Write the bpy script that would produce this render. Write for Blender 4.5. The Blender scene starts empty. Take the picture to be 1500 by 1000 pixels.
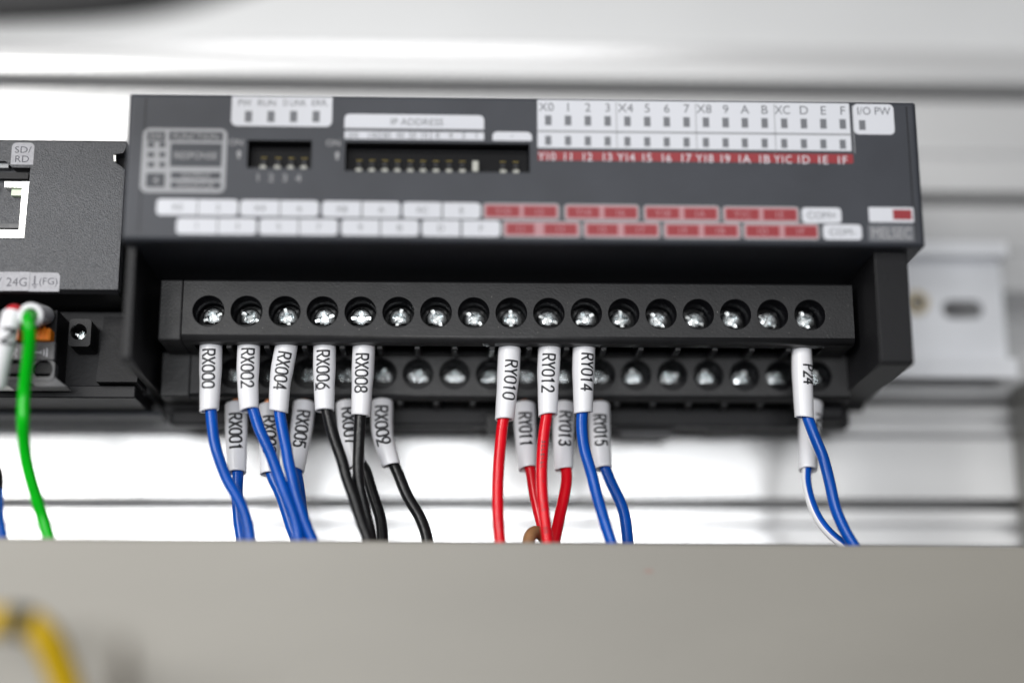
import bpy, bmesh, math, random
from mathutils import Vector, Matrix
from mathutils.geometry import tessellate_polygon
random.seed(7)
S = 0.001                                   # everything below is written in millimetres
sc = bpy.context.scene
COL = sc.collection
R = math.radians

# ------------------------------------------------------------------ camera
FPX, YAW, PITCH, ROLL = 2256.9, R(2.19), R(13.7), R(-0.18)
CAM = Vector((-12.0, -316.6, -83.5))
fwd = Vector((math.sin(YAW)*math.cos(PITCH), math.cos(YAW)*math.cos(PITCH), math.sin(PITCH)))
r0 = Vector((math.cos(YAW), -math.sin(YAW), 0)); u0 = r0.cross(fwd)
rgt = math.cos(ROLL)*r0 + math.sin(ROLL)*u0
upv = -math.sin(ROLL)*r0 + math.cos(ROLL)*u0
cam = bpy.data.cameras.new('camera'); cam.sensor_width = 36; cam.lens = 36*FPX/1500
cam.clip_start = 0.01; cam.clip_end = 20
cam.dof.use_dof = True; cam.dof.focus_distance = 0.3285; cam.dof.aperture_fstop = 1.85
co = bpy.data.objects.new('camera', cam); COL.objects.link(co)
M3 = Matrix((rgt, upv, -fwd)).transposed()
co.matrix_world = Matrix.Translation(CAM*S) @ M3.to_4x4()
sc.camera = co

def at(px, py, Y):
    """photo pixel (1500x1000) -> point in mm on the plane at depth Y"""
    d = rgt*((px-750)/FPX) - upv*((py-500)/FPX) + fwd
    return CAM + d*((Y-CAM.y)/d.y)

# ------------------------------------------------------------------ world, lamps, exposure
w = bpy.data.worlds.new('World'); sc.world = w; w.use_nodes = True
bg = w.node_tree.nodes['Background']; bg.inputs[0].default_value = (0.95, 0.97, 1.0, 1); bg.inputs[1].default_value = 0.05

def lamp(name, loc, target, sx, sy, power, col=(1, 1, 1)):
    l = bpy.data.lights.new(name, 'AREA'); l.shape = 'RECTANGLE'; l.size = sx*S; l.size_y = sy*S
    l.energy = power; l.color = col
    o = bpy.data.objects.new(name, l); COL.objects.link(o)
    d = (Vector(target)-Vector(loc)).normalized()
    o.matrix_world = Matrix.Translation(Vector(loc)*S) @ d.to_track_quat('-Z', 'Y').to_matrix().to_4x4()
lamp('key_softbox', (-330, -440, 110), (-30, 0, -10), 220, 220, 2.3, (1, 0.985, 0.96))
lamp('front_softbox', (-60, -860, -28), (0, 0, 0), 520, 170, 4.3, (0.97, 0.985, 1))
lamp('bounce_fill', (-120, -950, 330), (-20, 0, 0), 900, 330, 0.95, (1, 0.99, 0.97))  # added fill acting as room bounce, gives the aluminium something bright to reflect
lamp('top_softbox', (-40, -300, 480), (0, 20, 0), 260, 180, 0.5, (1, 1, 1))
sc.view_settings.view_transform = 'Standard'; sc.view_settings.look = 'None'
sc.view_settings.exposure = 0; sc.view_settings.gamma = 1
sc.cycles.use_denoising = True
sc.cycles.sample_clamp_indirect = 6

# ------------------------------------------------------------------ materials
def mat(name, col, rough=0.5, metal=0.0, spec=0.5, noise=None, bump=None, mottle=None, coat=0, sss=0, aniso=None):
    m = bpy.data.materials.new(name); m.use_nodes = True
    nt = m.node_tree; b = nt.nodes['Principled BSDF']
    b.inputs['Base Color'].default_value = (*col, 1); b.inputs['Roughness'].default_value = rough
    b.inputs['Metallic'].default_value = metal; b.inputs['Specular IOR Level'].default_value = spec
    if coat: b.inputs['Coat Weight'].default_value = coat; b.inputs['Coat Roughness'].default_value = 0.15
    if sss:
        b.inputs['Subsurface Weight'].default_value = sss
        b.inputs['Subsurface Radius'].default_value = (0.0012, 0.0011, 0.001); b.inputs['Subsurface Scale'].default_value = 1
    tc = nt.nodes.new('ShaderNodeTexCoord')
    geo = nt.nodes.new('ShaderNodeNewGeometry')
    def nz(scale, detail=3, stretch=(1, 1, 1)):
        mp = nt.nodes.new('ShaderNodeMapping'); mp.inputs['Scale'].default_value = stretch
        nt.links.new(geo.outputs['Position'], mp.inputs['Vector'])
        n = nt.nodes.new('ShaderNodeTexNoise'); n.inputs['Scale'].default_value = scale; n.inputs['Detail'].default_value = detail
        nt.links.new(mp.outputs[0], n.inputs['Vector']); return n
    if bump:
        h = None
        for (scale, strength, stretch) in bump:
            n = nz(scale, 2, stretch)
            bp = nt.nodes.new('ShaderNodeBump'); bp.inputs['Strength'].default_value = strength; bp.inputs['Distance'].default_value = 0.0002
            nt.links.new(n.outputs['Fac'], bp.inputs['Height'])
            if h: nt.links.new(h.outputs[0], bp.inputs['Normal'])
            h = bp
        nt.links.new(h.outputs[0], b.inputs['Normal'])
    if mottle:                              # (scale, dark, light, stretch): slight wear in the colour itself
        scale, lo, hi, stretch = mottle
        n = nz(scale, 5, stretch)
        rp = nt.nodes.new('ShaderNodeValToRGB')
        rp.color_ramp.elements[0].position = 0.3; rp.color_ramp.elements[1].position = 0.7
        rp.color_ramp.elements[0].color = (*[c*lo for c in col], 1); rp.color_ramp.elements[1].color = (*[c*hi for c in col], 1)
        nt.links.new(n.outputs['Fac'], rp.inputs[0]); nt.links.new(rp.outputs[0], b.inputs['Base Color'])
    if noise:                               # roughness variation
        scale, lo, hi = noise
        n = nz(scale, 4)
        mr = nt.nodes.new('ShaderNodeMapRange'); mr.inputs['To Min'].default_value = lo; mr.inputs['To Max'].default_value = hi
        nt.links.new(n.outputs['Fac'], mr.inputs['Value']); nt.links.new(mr.outputs[0], b.inputs['Roughness'])
    return m
one = (1, 1, 1)
MT = dict(
    cover=mat('cover_plastic', (0.036, 0.039, 0.048), 0.5, spec=0.4, bump=[(2600, 0.25, one)], mottle=(90, 0.9, 1.1, one)),
    block=mat('block_plastic', (0.016, 0.016, 0.0172), 0.42, spec=0.32, bump=[(1800, 0.22, one)], mottle=(220, 0.85, 1.2, one), noise=(300, 0.36, 0.55)),
    house=mat('housing_plastic', (0.0085, 0.0085, 0.010), 0.5, spec=0.25, bump=[(2200, 0.3, one)]),
    net=mat('grained_plastic', (0.029, 0.031, 0.037), 0.4, bump=[(3600, 0.7, one)], mottle=(3800, 0.55, 1.6, one)),
    pit=mat('hole_shade', (0.004, 0.004, 0.005), 0.3, spec=0.18),  # near-black for hole and opening interiors, their shade put into the colour
    white_print=mat('white_print', (0.57, 0.58, 0.62), 0.5),
    grey_print=mat('grey_print', (0.27, 0.275, 0.29), 0.5),
    pale_print=mat('pale_print', (0.31, 0.31, 0.32), 0.5),
    red_print=mat('red_print', (0.25, 0.02, 0.027), 0.5),
    pink_print=mat('pink_print', (0.40, 0.20, 0.22), 0.5),
    ink=mat('dark_ink', (0.012, 0.012, 0.016), 0.5),
    ledwin=mat('led_window', (0.15, 0.155, 0.17), 0.25),
    screw=mat('zinc_steel', (0.80, 0.83, 0.84), 0.16, 1.0, noise=(1400, 0.10, 0.2)),
    plate=mat('nickel_plate', (0.72, 0.72, 0.68), 0.25, 1.0),
    dark_plate=mat('dark_plate', (0.05, 0.05, 0.05), 0.3, 1.0),
    copper=mat('copper', (0.70, 0.30, 0.14), 0.35, 1.0, bump=[(2500, 0.5, one)]),
    gold=mat('gold_contact', (0.34, 0.27, 0.10), 0.3, 1.0),
    lever=mat('ivory_lever', (0.42, 0.42, 0.38), 0.4),
    sleeve=mat('sleeve_white', (0.77, 0.77, 0.80), 0.30, sss=0.15, mottle=(130, 0.96, 1.02, one), bump=[(260, 0.12, one)]),
    blue=mat('blue_pvc', (0.001, 0.068, 0.38), 0.24, spec=0.32, bump=[(420, 0.12, one)], mottle=(160, 0.85, 1.12, one)),
    red=mat('red_pvc', (0.66, 0.003, 0.012), 0.24, spec=0.32, bump=[(420, 0.12, one)], mottle=(160, 0.88, 1.08, one)),
    black=mat('black_pvc', (0.006, 0.006, 0.007), 0.34, spec=0.3, bump=[(900, 0.5, one)]),
    green=mat('green_pvc', (0.001, 0.40, 0.008), 0.28, spec=0.32, bump=[(420, 0.12, one)], mottle=(120, 0.88, 1.1, one)),
    white=mat('white_pvc', (0.76, 0.76, 0.78), 0.35),
    brown=mat('brown_pvc', (0.26, 0.13, 0.055), 0.45, mottle=(200, 0.7, 1.2, one)),
    yellow=mat('yellow_pvc', (0.50, 0.32, 0.003), 0.45, mottle=(90, 0.85, 1.1, one)),
    band=mat('dark_band', (0.03, 0.028, 0.015), 0.5),
    hose=mat('black_rubber', (0.006, 0.006, 0.007), 0.5, bump=[(300, 0.3, one)]),
    orange=mat('orange_lever', (1.0, 0.27, 0.003), 0.4),
    grey_plug=mat('grey_plug', (0.085, 0.085, 0.09), 0.5, bump=[(2200, 0.4, one)], mottle=(500, 0.8, 1.15, one)),
    shield=mat('port_shield', (0.90, 0.91, 0.86), 0.3, 0.7),
    green_led=mat('led_lens', (0.52, 0.62, 0.45), 0.3),
    alu=mat('brushed_aluminium', (0.76, 0.76, 0.765), 0.27, 0.45, bump=[(240, 0.10, (0.03, 1, 14))], mottle=(30, 0.95, 1.03, (0.25, 1, 3))),
    alu_dull=mat('matt_aluminium', (0.58, 0.585, 0.59), 0.5, 0.1, mottle=(12, 0.95, 1.04, one)),
    rail=mat('zinc_rail', (0.80, 0.81, 0.84), 0.4, 0.2, mottle=(60, 0.93, 1.04, one)),
    duct=mat('duct_pvc', (0.255, 0.241, 0.212), 0.5, bump=[(500, 0.1, one)], mottle=(20, 0.92, 1.07, (0.4, 1, 1))),
    brass=mat('brass_head', (0.55, 0.47, 0.33), 0.4, 0.8),
)

# ------------------------------------------------------------------ mesh helpers
class MB:
    def __init__(s): s.v = []; s.f = []; s.mi = []; s.sm = []
    def add(s, vs, fs, mi=0, smooth=False):
        n = len(s.v); s.v += [Vector(v) for v in vs]
        for f in fs: s.f.append([n+i for i in f]); s.mi.append(mi); s.sm.append(smooth)
        return s
    def box(s, x0, x1, y0, y1, z0, z1, mi=0):
        vs = [(x, y, z) for x in (x0, x1) for y in (y0, y1) for z in (z0, z1)]
        return s.add(vs, [(0, 1, 3, 2), (4, 6, 7, 5), (0, 4, 5, 1), (2, 3, 7, 6), (0, 2, 6, 4), (1, 5, 7, 3)], mi)
    def bbox(s, x0, x1, y0, y1, z0, z1, b=0.4, mi=0):
        """box with bevelled edges"""
        bm = bmesh.new(); bmesh.ops.create_cube(bm, size=1)
        for v in bm.verts: v.co = Vector(((x0+x1)/2+v.co.x*(x1-x0), (y0+y1)/2+v.co.y*(y1-y0), (z0+z1)/2+v.co.z*(z1-z0)))
        bmesh.ops.bevel(bm, geom=bm.edges[:], offset=b, segments=2, profile=0.5, affect='EDGES')
        return s.bm(bm, mi)
    def bm(s, bm, mi=0, smooth=False):
        bm.verts.index_update()
        s.add([v.co.copy() for v in bm.verts], [[v.index for v in f.verts] for f in bm.faces], mi, smooth); bm.free(); return s
    def prism(s, prof, x0, x1, mi=0, smooth=False):
        """closed (Y,Z) profile swept along X"""
        n = len(prof)
        vs = [(x0, y, z) for y, z in prof]+[(x1, y, z) for y, z in prof]
        s.add(vs, [(i, (i+1) % n, n+(i+1) % n, n+i) for i in range(n)], mi, smooth)
        tri = tessellate_polygon([[Vector((y, z, 0)) for y, z in prof]])
        return s.add(vs, [t for t in tri]+[tuple(n+i for i in t) for t in tri], mi)
    def zprism(s, pts, y0, y1, mi=0):
        """closed (X,Z) outline extruded in Y"""
        n = len(pts)
        vs = [(x, y0, z) for x, z in pts]+[(x, y1, z) for x, z in pts]
        s.add(vs, [(i, (i+1) % n, n+(i+1) % n, n+i) for i in range(n)], mi)
        tri = tessellate_polygon([[Vector((x, z, 0)) for x, z in pts]])
        return s.add(vs, [t for t in tri]+[tuple(n+i for i in t) for t in tri], mi)
    def plate(s, outer, holes, fn, mi=0):
        """flat plate with holes; fn maps 2-D to 3-D"""
        tri = tessellate_polygon([[Vector((a, b, 0)) for a, b in lp] for lp in [outer]+holes])
        return s.add([fn(a, b) for lp in [outer]+holes for a, b in lp], [t for t in tri], mi)
    def wall(s, loop, fn0, fn1, mi=0, smooth=False, closed=True):
        n = len(loop)
        vs = [fn0(a, b) for a, b in loop]+[fn1(a, b) for a, b in loop]
        return s.add(vs, [(i, (i+1) % n, n+(i+1) % n, n+i) for i in range(n if closed else n-1)], mi, smooth)
    def tube(s, pts, rad, seg=18, cap0=True, cap1=True, mi=0, stripe=None):
        fr = frames(pts); k = len(pts)
        rr = rad if isinstance(rad, (list, tuple)) else [rad]*k
        vs = []
        for i in range(k):
            p, a, b = pts[i], fr[i][0], fr[i][1]
            for j in range(seg):
                t = 2*math.pi*j/seg; vs.append(p+(a*math.cos(t)+b*math.sin(t))*rr[i])
        n0 = len(s.v)
        s.v += vs
        for i in range(k-1):
            for j in range(seg):
                s.f.append([n0+i*seg+j, n0+i*seg+(j+1) % seg, n0+(i+1)*seg+(j+1) % seg, n0+(i+1)*seg+j])
                s.mi.append(stripe(j, seg) if stripe else mi); s.sm.append(True)
        if cap0: s.f.append([n0+j for j in range(seg)][::-1]); s.mi.append(mi); s.sm.append(False)
        if cap1: s.f.append([n0+(k-1)*seg+j for j in range(seg)]); s.mi.append(mi); s.sm.append(False)
        return s
    def mesh(s, name, mats, org=Vector((0, 0, 0))):
        me = bpy.data.meshes.new(name)
        me.from_pydata([((v-org)*S)[:] for v in s.v], [], s.f)
        for m in (mats if isinstance(mats, (list, tuple)) else [mats]): me.materials.append(m)
        me.polygons.foreach_set('material_index', s.mi); me.polygons.foreach_set('use_smooth', s.sm)
        me.update(); 
        bm = bmesh.new(); bm.from_mesh(me); bmesh.ops.remove_doubles(bm, verts=bm.verts, dist=1e-6)
        bmesh.ops.recalc_face_normals(bm, faces=bm.faces); bm.to_mesh(me); bm.free()
        return me
    def build(s, name, mats, parent=None, org=None):
        o = root_of(parent) if parent else (org or Vector((0, 0, 0)))
        me = s.mesh(name, mats, o)
        ob = bpy.data.objects.new(name, me); COL.objects.link(ob)
        if parent: ob.parent = parent
        else: ob.location = o*S
        ORG[ob.name] = o
        return ob
ORG = {}
def root_of(o): return ORG[o.name]

def frames(pts):
    """parallel-transported normals; the first points towards the viewer (-Y)"""
    k = len(pts); out = []
    for i in range(k):
        t = (pts[min(i+1, k-1)]-pts[max(i-1, 0)]).normalized()
        ref = Vector((0, -1, 0)) if not out else out[-1][0]
        a = ref-t*ref.dot(t)
        if a.length < 1e-4: a = Vector((0, 0, -1))-t*Vector((0, 0, -1)).dot(t)
        a.normalize(); out.append((a, t.cross(a).normalized(), t))
    return out

def spline(ps, step=0.8):
    """Catmull-Rom through the points, about evenly spaced"""
    P = [ps[0]*2-ps[1]]+list(ps)+[ps[-1]*2-ps[-2]]; out = []
    for i in range(1, len(P)-2):
        p0, p1, p2, p3 = P[i-1:i+3]; n = max(2, int((p2-p1).length/step))
        for j in range(n):
            t = j/n
            out.append(0.5*((2*p1)+(p2-p0)*t+(2*p0-5*p1+4*p2-p3)*t*t+(3*p1-p0-3*p2+p3)*t**3))
    out.append(P[-2]); 
    for _ in range(3): out = [out[0]]+[(out[i-1]+out[i]*2+out[i+1])/4 for i in range(1, len(out)-1)]+[out[-1]]
    return out

def circ(cx, cz, r, n=40): return [(cx+r*math.cos(2*math.pi*i/n), cz+r*math.sin(2*math.pi*i/n)) for i in range(n)]
def rrect(x0, x1, z0, z1, r=0.4, n=5, corners=(1, 1, 1, 1)):
    """outline of a rounded rectangle; corners: TR, TL, BL, BR"""
    out = []
    for (cx, cz, a0, on) in ((x1, z1, 0, corners[0]), (x0, z1, 90, corners[1]), (x0, z0, 180, corners[2]), (x1, z0, 270, corners[3])):
        if not on: out.append((cx, cz)); continue
        sx = -1 if cx == x1 else 1; sz = -1 if cz == z1 else 1
        for i in range(n+1):
            a = R(a0+90*i/n); out.append((cx+sx*r+r*math.cos(a), cz+sz*r+r*math.sin(a)))
    return out

def empty(name, loc, label, cat, group=None):
    o = bpy.data.objects.new(name, None); COL.objects.link(o); loc = Vector(loc)
    o.location = loc*S; o.empty_display_size = 0.01; ORG[o.name] = loc
    tag(o, label, cat, group); return o
def tag(o, label=None, cat=None, group=None, kind=None):
    for k, v in (('label', label), ('category', cat), ('group', group), ('kind', kind)):
        if v: o[k] = v
    return o
def inst(name, me, loc, parent, rot=None):
    o = bpy.data.objects.new(name, me); COL.objects.link(o); o.parent = parent
    o.location = (Vector(loc)-root_of(parent))*S
    if rot: o.rotation_euler = rot
    ORG[o.name] = Vector(loc); return o

# flat print: text turned into a mesh
TXT = {}
def text_polys(body):
    if body not in TXT:
        cu = bpy.data.curves.new('t', 'FONT'); cu.body = body; cu.resolution_u = 3
        ob = bpy.data.objects.new('t', cu); me = bpy.data.meshes.new_from_object(ob)
        TXT[body] = ([v.co.copy() for v in me.vertices], [list(p.vertices) for p in me.polygons])
        bpy.data.objects.remove(ob); bpy.data.curves.remove(cu); bpy.data.meshes.remove(me)
    return TXT[body]
def text_on(mb, body, x, z, y, h, wmax=None, mi=0, width=None):
    """write BODY centred at (x, z) on the plane y, cap height h mm"""
    vs, fs = text_polys(body)
    if not fs: return
    x0 = min(v.x for v in vs); x1 = max(v.x for v in vs); z0 = min(v.y for v in vs); z1 = max(v.y for v in vs)
    s = h/max(z1-z0, 0.3) if body != '-' else h/0.7
    sx = s
    if width: sx = width/(x1-x0)
    elif wmax and (x1-x0)*s > wmax: sx = wmax/(x1-x0)
    mb.add([(x+(v.x-(x0+x1)/2)*sx, y, z+(v.y-(z0+z1)/2)*s) for v in vs], fs, mi)

# ------------------------------------------------------------------ SETTING: aluminium back panel
PB = 50
D = 85
prof = [(D, 86.2), (56, 86.2), (56, 85.0)]
prof += [(51, 85.0), (49, 84.4), (47.6, 83), (47, 80), (46.8, 77), (47, 74.6), (47.6, 73.9), (49, 73.6), (57, 73.5)]
prof += [(D-8, 73.4), (D-8, 70.6), (PB, 70.3), (PB, 56.2), (52.5, 55.4), (PB-0.4, 54.6), (PB-0.4, 45.4), (D-8, 45.0), (D-8, 42.4), (PB, 42.0), (PB, 30), (PB+1, 29.6), (PB+1, 20), (D-8, 19.8), (D-8, 4.2), (PB+1, 4),
         (PB+1, -7.2), (D-8, -7.4), (D-8, -9.8), (PB, -10), (PB, -12.4), (55, -12.7), (55, -14.2), (PB, -14.6), (PB, -16.4), (53.5, -16.9), (48.6, -18.2),
         (48.6, -32.7), (D-8, -32.9), (D-8, -35.2), (PB, -35.4), (PB, -38.4), (55, -38.8), (55, -40.6), (PB, -41), (PB, -44), (53.5, -44.4), (48.6, -45.6),
         (48.6, -62), (D-8, -62.3), (D-8, -64), (PB, -64.3), (PB, -95), (D, -95)]
kz = (42-CAM.y)/(50-CAM.y)                  # the panel stands at Y = 42
prof = [(y-8, CAM.z+(z-CAM.z)*kz) for y, z in prof]
tag(MB().prism(prof, -230, 240).build('back_panel', MT['alu']), kind='structure')
zt = prof[0][1]
tag(MB().box(-230, 240, 49, 60, zt+0.3, zt+70).build('upper_panel', MT['alu_dull']), kind='structure')

# ------------------------------------------------------------------ DIN rail
rail = empty('din_rail', (20, 48, 11), 'zinc plated mounting rail with a slotted hole, right of the black terminal module', 'rail')
slot = []; RY = 35
p = at(1410, 453, RY); sx0, sz0 = p.x, p.z
for i in range(9): a = R(-90+180*i/8); slot.append((sx0+2.7+2.25*math.cos(a), sz0+2.25*math.sin(a)))
for i in range(9): a = R(90+180*i/8); slot.append((sx0-2.7+2.25*math.cos(a), sz0+2.25*math.sin(a)))
XR = at(1471, 460, RY).x; zb_, zt_ = at(1400, 538, RY).z, at(1400, 378, RY).z
m = MB(); fn = lambda y: (lambda a, b: (a, y, b))
p = at(1343, 444, RY); hole = circ(p.x, p.z, 1.5, 24)
outer = [(-200, zb_), (XR, zb_), (XR, zt_), (-200, zt_)]
m.plate(outer, [slot, hole], fn(RY)); m.plate(outer, [slot, hole], fn(RY+1)); m.wall(slot, fn(RY), fn(RY+1)); m.wall(hole, fn(RY), fn(RY+1)); m.wall(outer, fn(RY), fn(RY+1))
m.build('web', MT['rail'], rail)
for (za, zc, ln) in ((zt_, 1, 2.4), (zb_, -1, 3.6)):
    l = MB(); zb2 = za+zc*ln
    l.prism([(RY+1, za), (RY-4.5, za), (RY-4.5, zb2), (RY-5.5, zb2), (RY-5.5, za-zc*1.0), (RY+1, za-zc*1.0)], -200, XR)
    l.build('lip', MT['rail'], rail)
ring = [(3.0, 0.0), (3.0, -0.5), (2.8, -0.7), (1.6, -0.7), (1.5, 1.0)]
n = 24; vs = []; sc_m = MB()
for (r_, y_) in ring: vs += [(p.x+r_*math.cos(2*math.pi*j/n), RY+y_, p.z+r_*math.sin(2*math.pi*j/n)) for j in range(n)]
sc_m.add(vs, [(k*n+j, k*n+(j+1) % n, (k+1)*n+(j+1) % n, (k+1)*n+j) for k in range(len(ring)-1) for j in range(n)], 0, False)
sc_m.build('eyelet', MT['brass'], rail)

# ------------------------------------------------------------------ I/O MODULE
mod = empty('terminal_module', (2, 20, -20), 'black input output module with printed label cover and two rows of screw terminals', 'terminal module')
CX0, CX1, CZ0, CZ1, CY = -79.3, 84.5, 10.0, 41.8, -17.7
# openings for the small switches
a0 = at(363, 205, CY); a1 = at(456, 247, CY); b0 = at(506, 208, CY); b1 = at(776, 253, CY)
H1 = [(a0.x, a1.z), (a1.x, a1.z), (a1.x, a0.z), (a0.x, a0.z)]
H2 = [(b0.x, b1.z), (b1.x, b1.z), (b1.x, b0.z), (b0.x, b0.z)]
def cover_mesh():
    m = MB(); rad = 1.1; loops = []
    N = 5
    for k in range(N+1):
        a = math.pi/2*k/N
        ins = rad*(1-math.sin(a)); y = CY+rad*(1-math.cos(a))
        loops.append((rrect(CX0+ins, CX1-ins, CZ0+ins, CZ1-ins, 0.2+0.3*(rad-ins), 4), y))
    m.plate(loops[0][0], [H1, H2], fn(CY))
    for (la, ya), (lb, yb) in zip(loops[:-1], loops[1:]):
        n = len(la); m.add([(a, ya, b) for a, b in la]+[(a, yb, b) for a, b in lb], [(i, (i+1) % n, n+(i+1) % n, n+i) for i in range(n)], 0, True)
    m.wall(loops[-1][0], fn(loops[-1][1]), fn(28)); m.plate(loops[-1][0], [], fn(28))
    for h in (H1, H2): m.wall(h, fn(CY), fn(CY+5), 1); m.plate(h, [], fn(CY+5), 1)
    return m
cover = cover_mesh().build('cover', [MT['cover'], MT['pit']], mod)
# thin parting line near the left and right edges of the cover
for px0, px1 in ((214, 206), (1327, 1341)):
    pa = at(px0, 150, CY); pb = at(px1, 348, CY)
    MB().box(pa.x-0.12, pa.x+0.12, CY-0.012, CY+0.1, CZ0+1.3, CZ1-1.3).build('seam', MT['house'], mod)

def pad(name, px0, py0, px1, py1, lay=1, r=0.5, corners=(1, 1, 1, 1), mt='white_print', parent=None, th=0.02):
    a = at(px0, py0, CY); b = at(px1, py1, CY); y = CY-0.02*lay
    return MB().zprism(rrect(a.x, b.x, b.z, a.z, r, 4, corners), y, y+0.019).build(name, MT[mt], parent or mod)
def letters(items, mt, parent, lay=3):
    m = MB()
    for (t, px, py, hpx, wpx) in items:
        p = at(px, py, CY); text_on(m, t, p.x, p.z, CY-0.02*lay-0.004, hpx*0.134, None if wpx is None else wpx*0.134)
    return m.build('lettering', MT[mt], parent)
def led(px, py, parent, w_=10, h_=16):
    p = at(px, py, CY); y = CY-0.05
    m = MB().bbox(p.x-w_*.067, p.x+w_*.067, y-0.02, y+0.04, p.z-h_*.067, p.z+h_*.067, 0.015)
    return m.build('led_window', MT['ledwin'], parent)

# status label
pl = pad('status_label', 340, 141, 486, 186, 1, 1.2, (0, 0, 1, 1))
letters([('PW', 359, 151, 10, 20), ('RUN', 391, 151, 10, 27), ('D LINK', 432, 151, 10, 35), ('ERR.', 469, 151, 10, 25)], 'ledwin', pl)
for x in (364, 397, 430, 463): led(x, 171, pl, 11, 18)
# address label
pl = pad('address_label', 505, 167, 709, 190, 1, 1.0, (1, 1, 0, 0))
letters([('IP ADDRESS', 611, 179, 11, 100)], 'ledwin', pl)
pl2 = pad('weight_label', 505, 192, 709, 205.5, 1, 0.1)
letters([(t, x, 198.5+.004*(x-600), 9, 17) for t, x in (('200', 517), ('100', 547), ('80', 567), ('40', 586), ('20', 604), ('10', 622), ('8', 641), ('4', 660), ('2', 679), ('1', 698))], 'ledwin', pl2)
m = MB()
for x in (557, 631): a = at(x, 193, CY); b = at(x+1.2, 205, CY); m.box(a.x, b.x, CY-0.05, CY-0.03, b.z, a.z)
m.build('divider', MT['ledwin'], pl2)
pl = pad('small_label', 721.5, 193, 779, 206.5, 1, 1.0, (1, 1, 0, 0)); letters([('-', 750, 200, 9, None)], 'ledwin', pl)
# ON marks, arrows and switch numbers
m = MB()
for t, x, y, h in (('ON', 345.5, 208.5, 10), ('ON', 488, 209.5, 10), ('1', 378, 260, 12), ('2', 397, 260.5, 12), ('3', 417, 260.7, 12), ('4', 437, 261, 12)):
    p = at(x, y, CY); text_on(m, t, p.x, p.z, CY-0.03, h*0.134)
for x, y in ((350, 226), (494, 228)):
    p = at(x, y, CY)
    m.add([(p.x-0.6, CY-0.03, p.z+0.05), (p.x+0.6, CY-0.03, p.z+0.05), (p.x, CY-0.03, p.z+0.95)], [(0, 1, 2)])
    m.add([(p.x-0.24, CY-0.03, p.z-0.9), (p.x+0.24, CY-0.03, p.z-0.9), (p.x+0.24, CY-0.03, p.z+0.1), (p.x-0.24, CY-0.03, p.z+0.1)], [(0, 1, 2, 3)])
m.build('lettering', MT['pale_print'], mod)
# function table
tb = pad('function_table', 210, 187.5, 329.5, 283, 1, 1.4, mt='grey_print')
def cell(x0, y0, x1, y1, r=0.15): 
    a = at(x0, y0, CY); b = at(x1, y1, CY)
    MB().zprism(rrect(a.x, b.x, b.z, a.z, r, 3), CY-0.04, CY-0.022).build('cell', MT['cover'], tb)
for (x0, x1) in ((216, 241.5), (248.5, 326)):
    cell(x0, 193, x1, 207)
for yy in (208.5, 223, 237.5):
    cell(216.5, yy, 226, yy+7.5); cell(233.5, yy, 242, yy+7.5)
cell(250.5, 210, 324, 245); cell(214.5, 253.5, 241, 274.5)
cell(250.5, 252, 323, 262.5); cell(250.5, 266.5, 323, 276.5)
letters([('SW', 229, 200, 10, 20), ('FUNCTION', 287, 200.5, 10, 68), ('1', 229.5, 212, 10, None), ('2', 229.5, 227, 10, None), ('3', 229, 241, 10, None), ('4', 228, 264, 11, None),
         ('RESPONSE', 287, 228, 11, 64), ('OUTPUT', 287, 257.5, 8, 62), ('HOLD/CLR', 287, 271.5, 8, 66)], 'pale_print', tb)

# indicator strip with its windows
st = pad('indicator_strip', 787, 146.5, 1247.5, 221.5, 1, 0.1)
io = pad('power_label', 1248.6, 152.5, 1311, 197.5, 1, 1.0, (1, 1, 1, 1))
rb = pad('red_band', 788, 221.2, 1250, 239.5, 2, 0.1, mt='red_print')
dy = lambda x: 0.0128*(x-803)
# the strip runs level in the module, so the marks follow its own edges
LX = [803, 832, 861, 890, 919, 948, 976.6, 1005.6, 1034, 1062.8, 1091, 1120, 1148.7, 1177.5, 1206, 1234.4]
top = ['X0', '1', '2', '3', 'X4', '5', '6', '7', 'X8', '9', 'A', 'B', 'XC', 'D', 'E', 'F']
bot = ['Y10', '11', '12', '13', 'Y14', '15', '16', '17', 'Y18', '19', '1A', '1B', 'Y1C', '1D', '1E', '1F']
letters([(t, x-(3 if len(t) > 1 else 0), 157+dy(x), 14, (24 if len(t) > 1 else None)) for t, x in zip(top, LX)], 'ledwin', st)
letters([(t, x-(2 if len(t) > 2 else 0), 229.5+dy(x), 13, (27 if len(t) > 2 else 18)) for t, x in zip(bot, LX)], 'white_print', rb, 4)
for x in LX: led(x, 176.5+dy(x), st); led(x, 206+dy(x), st, 9.5, 15)
m = MB()
for x in (902.5, 1018.5, 1133.5, 1247.8):
    a = at(x-0.6, 150, CY); m.box(a.x, a.x+0.16, CY-0.06, CY-0.03, at(x, 219+dy(x), CY).z, at(x, 149+dy(x), CY).z)
a = at(787, 191, CY); b = at(1247, 194+dy(1247), CY); zm = (at(787, 192, CY).z+at(1247, 192+dy(1247), CY).z)/2
m.box(a.x, b.x, CY-0.06, CY-0.03, zm-0.22, zm+0.22)
m.build('divider', MT['grey_print'], st)
letters([('I/O PW', 1280, 163, 13, 52)], 'ledwin', io); led(1263, 183.5, io)

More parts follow.
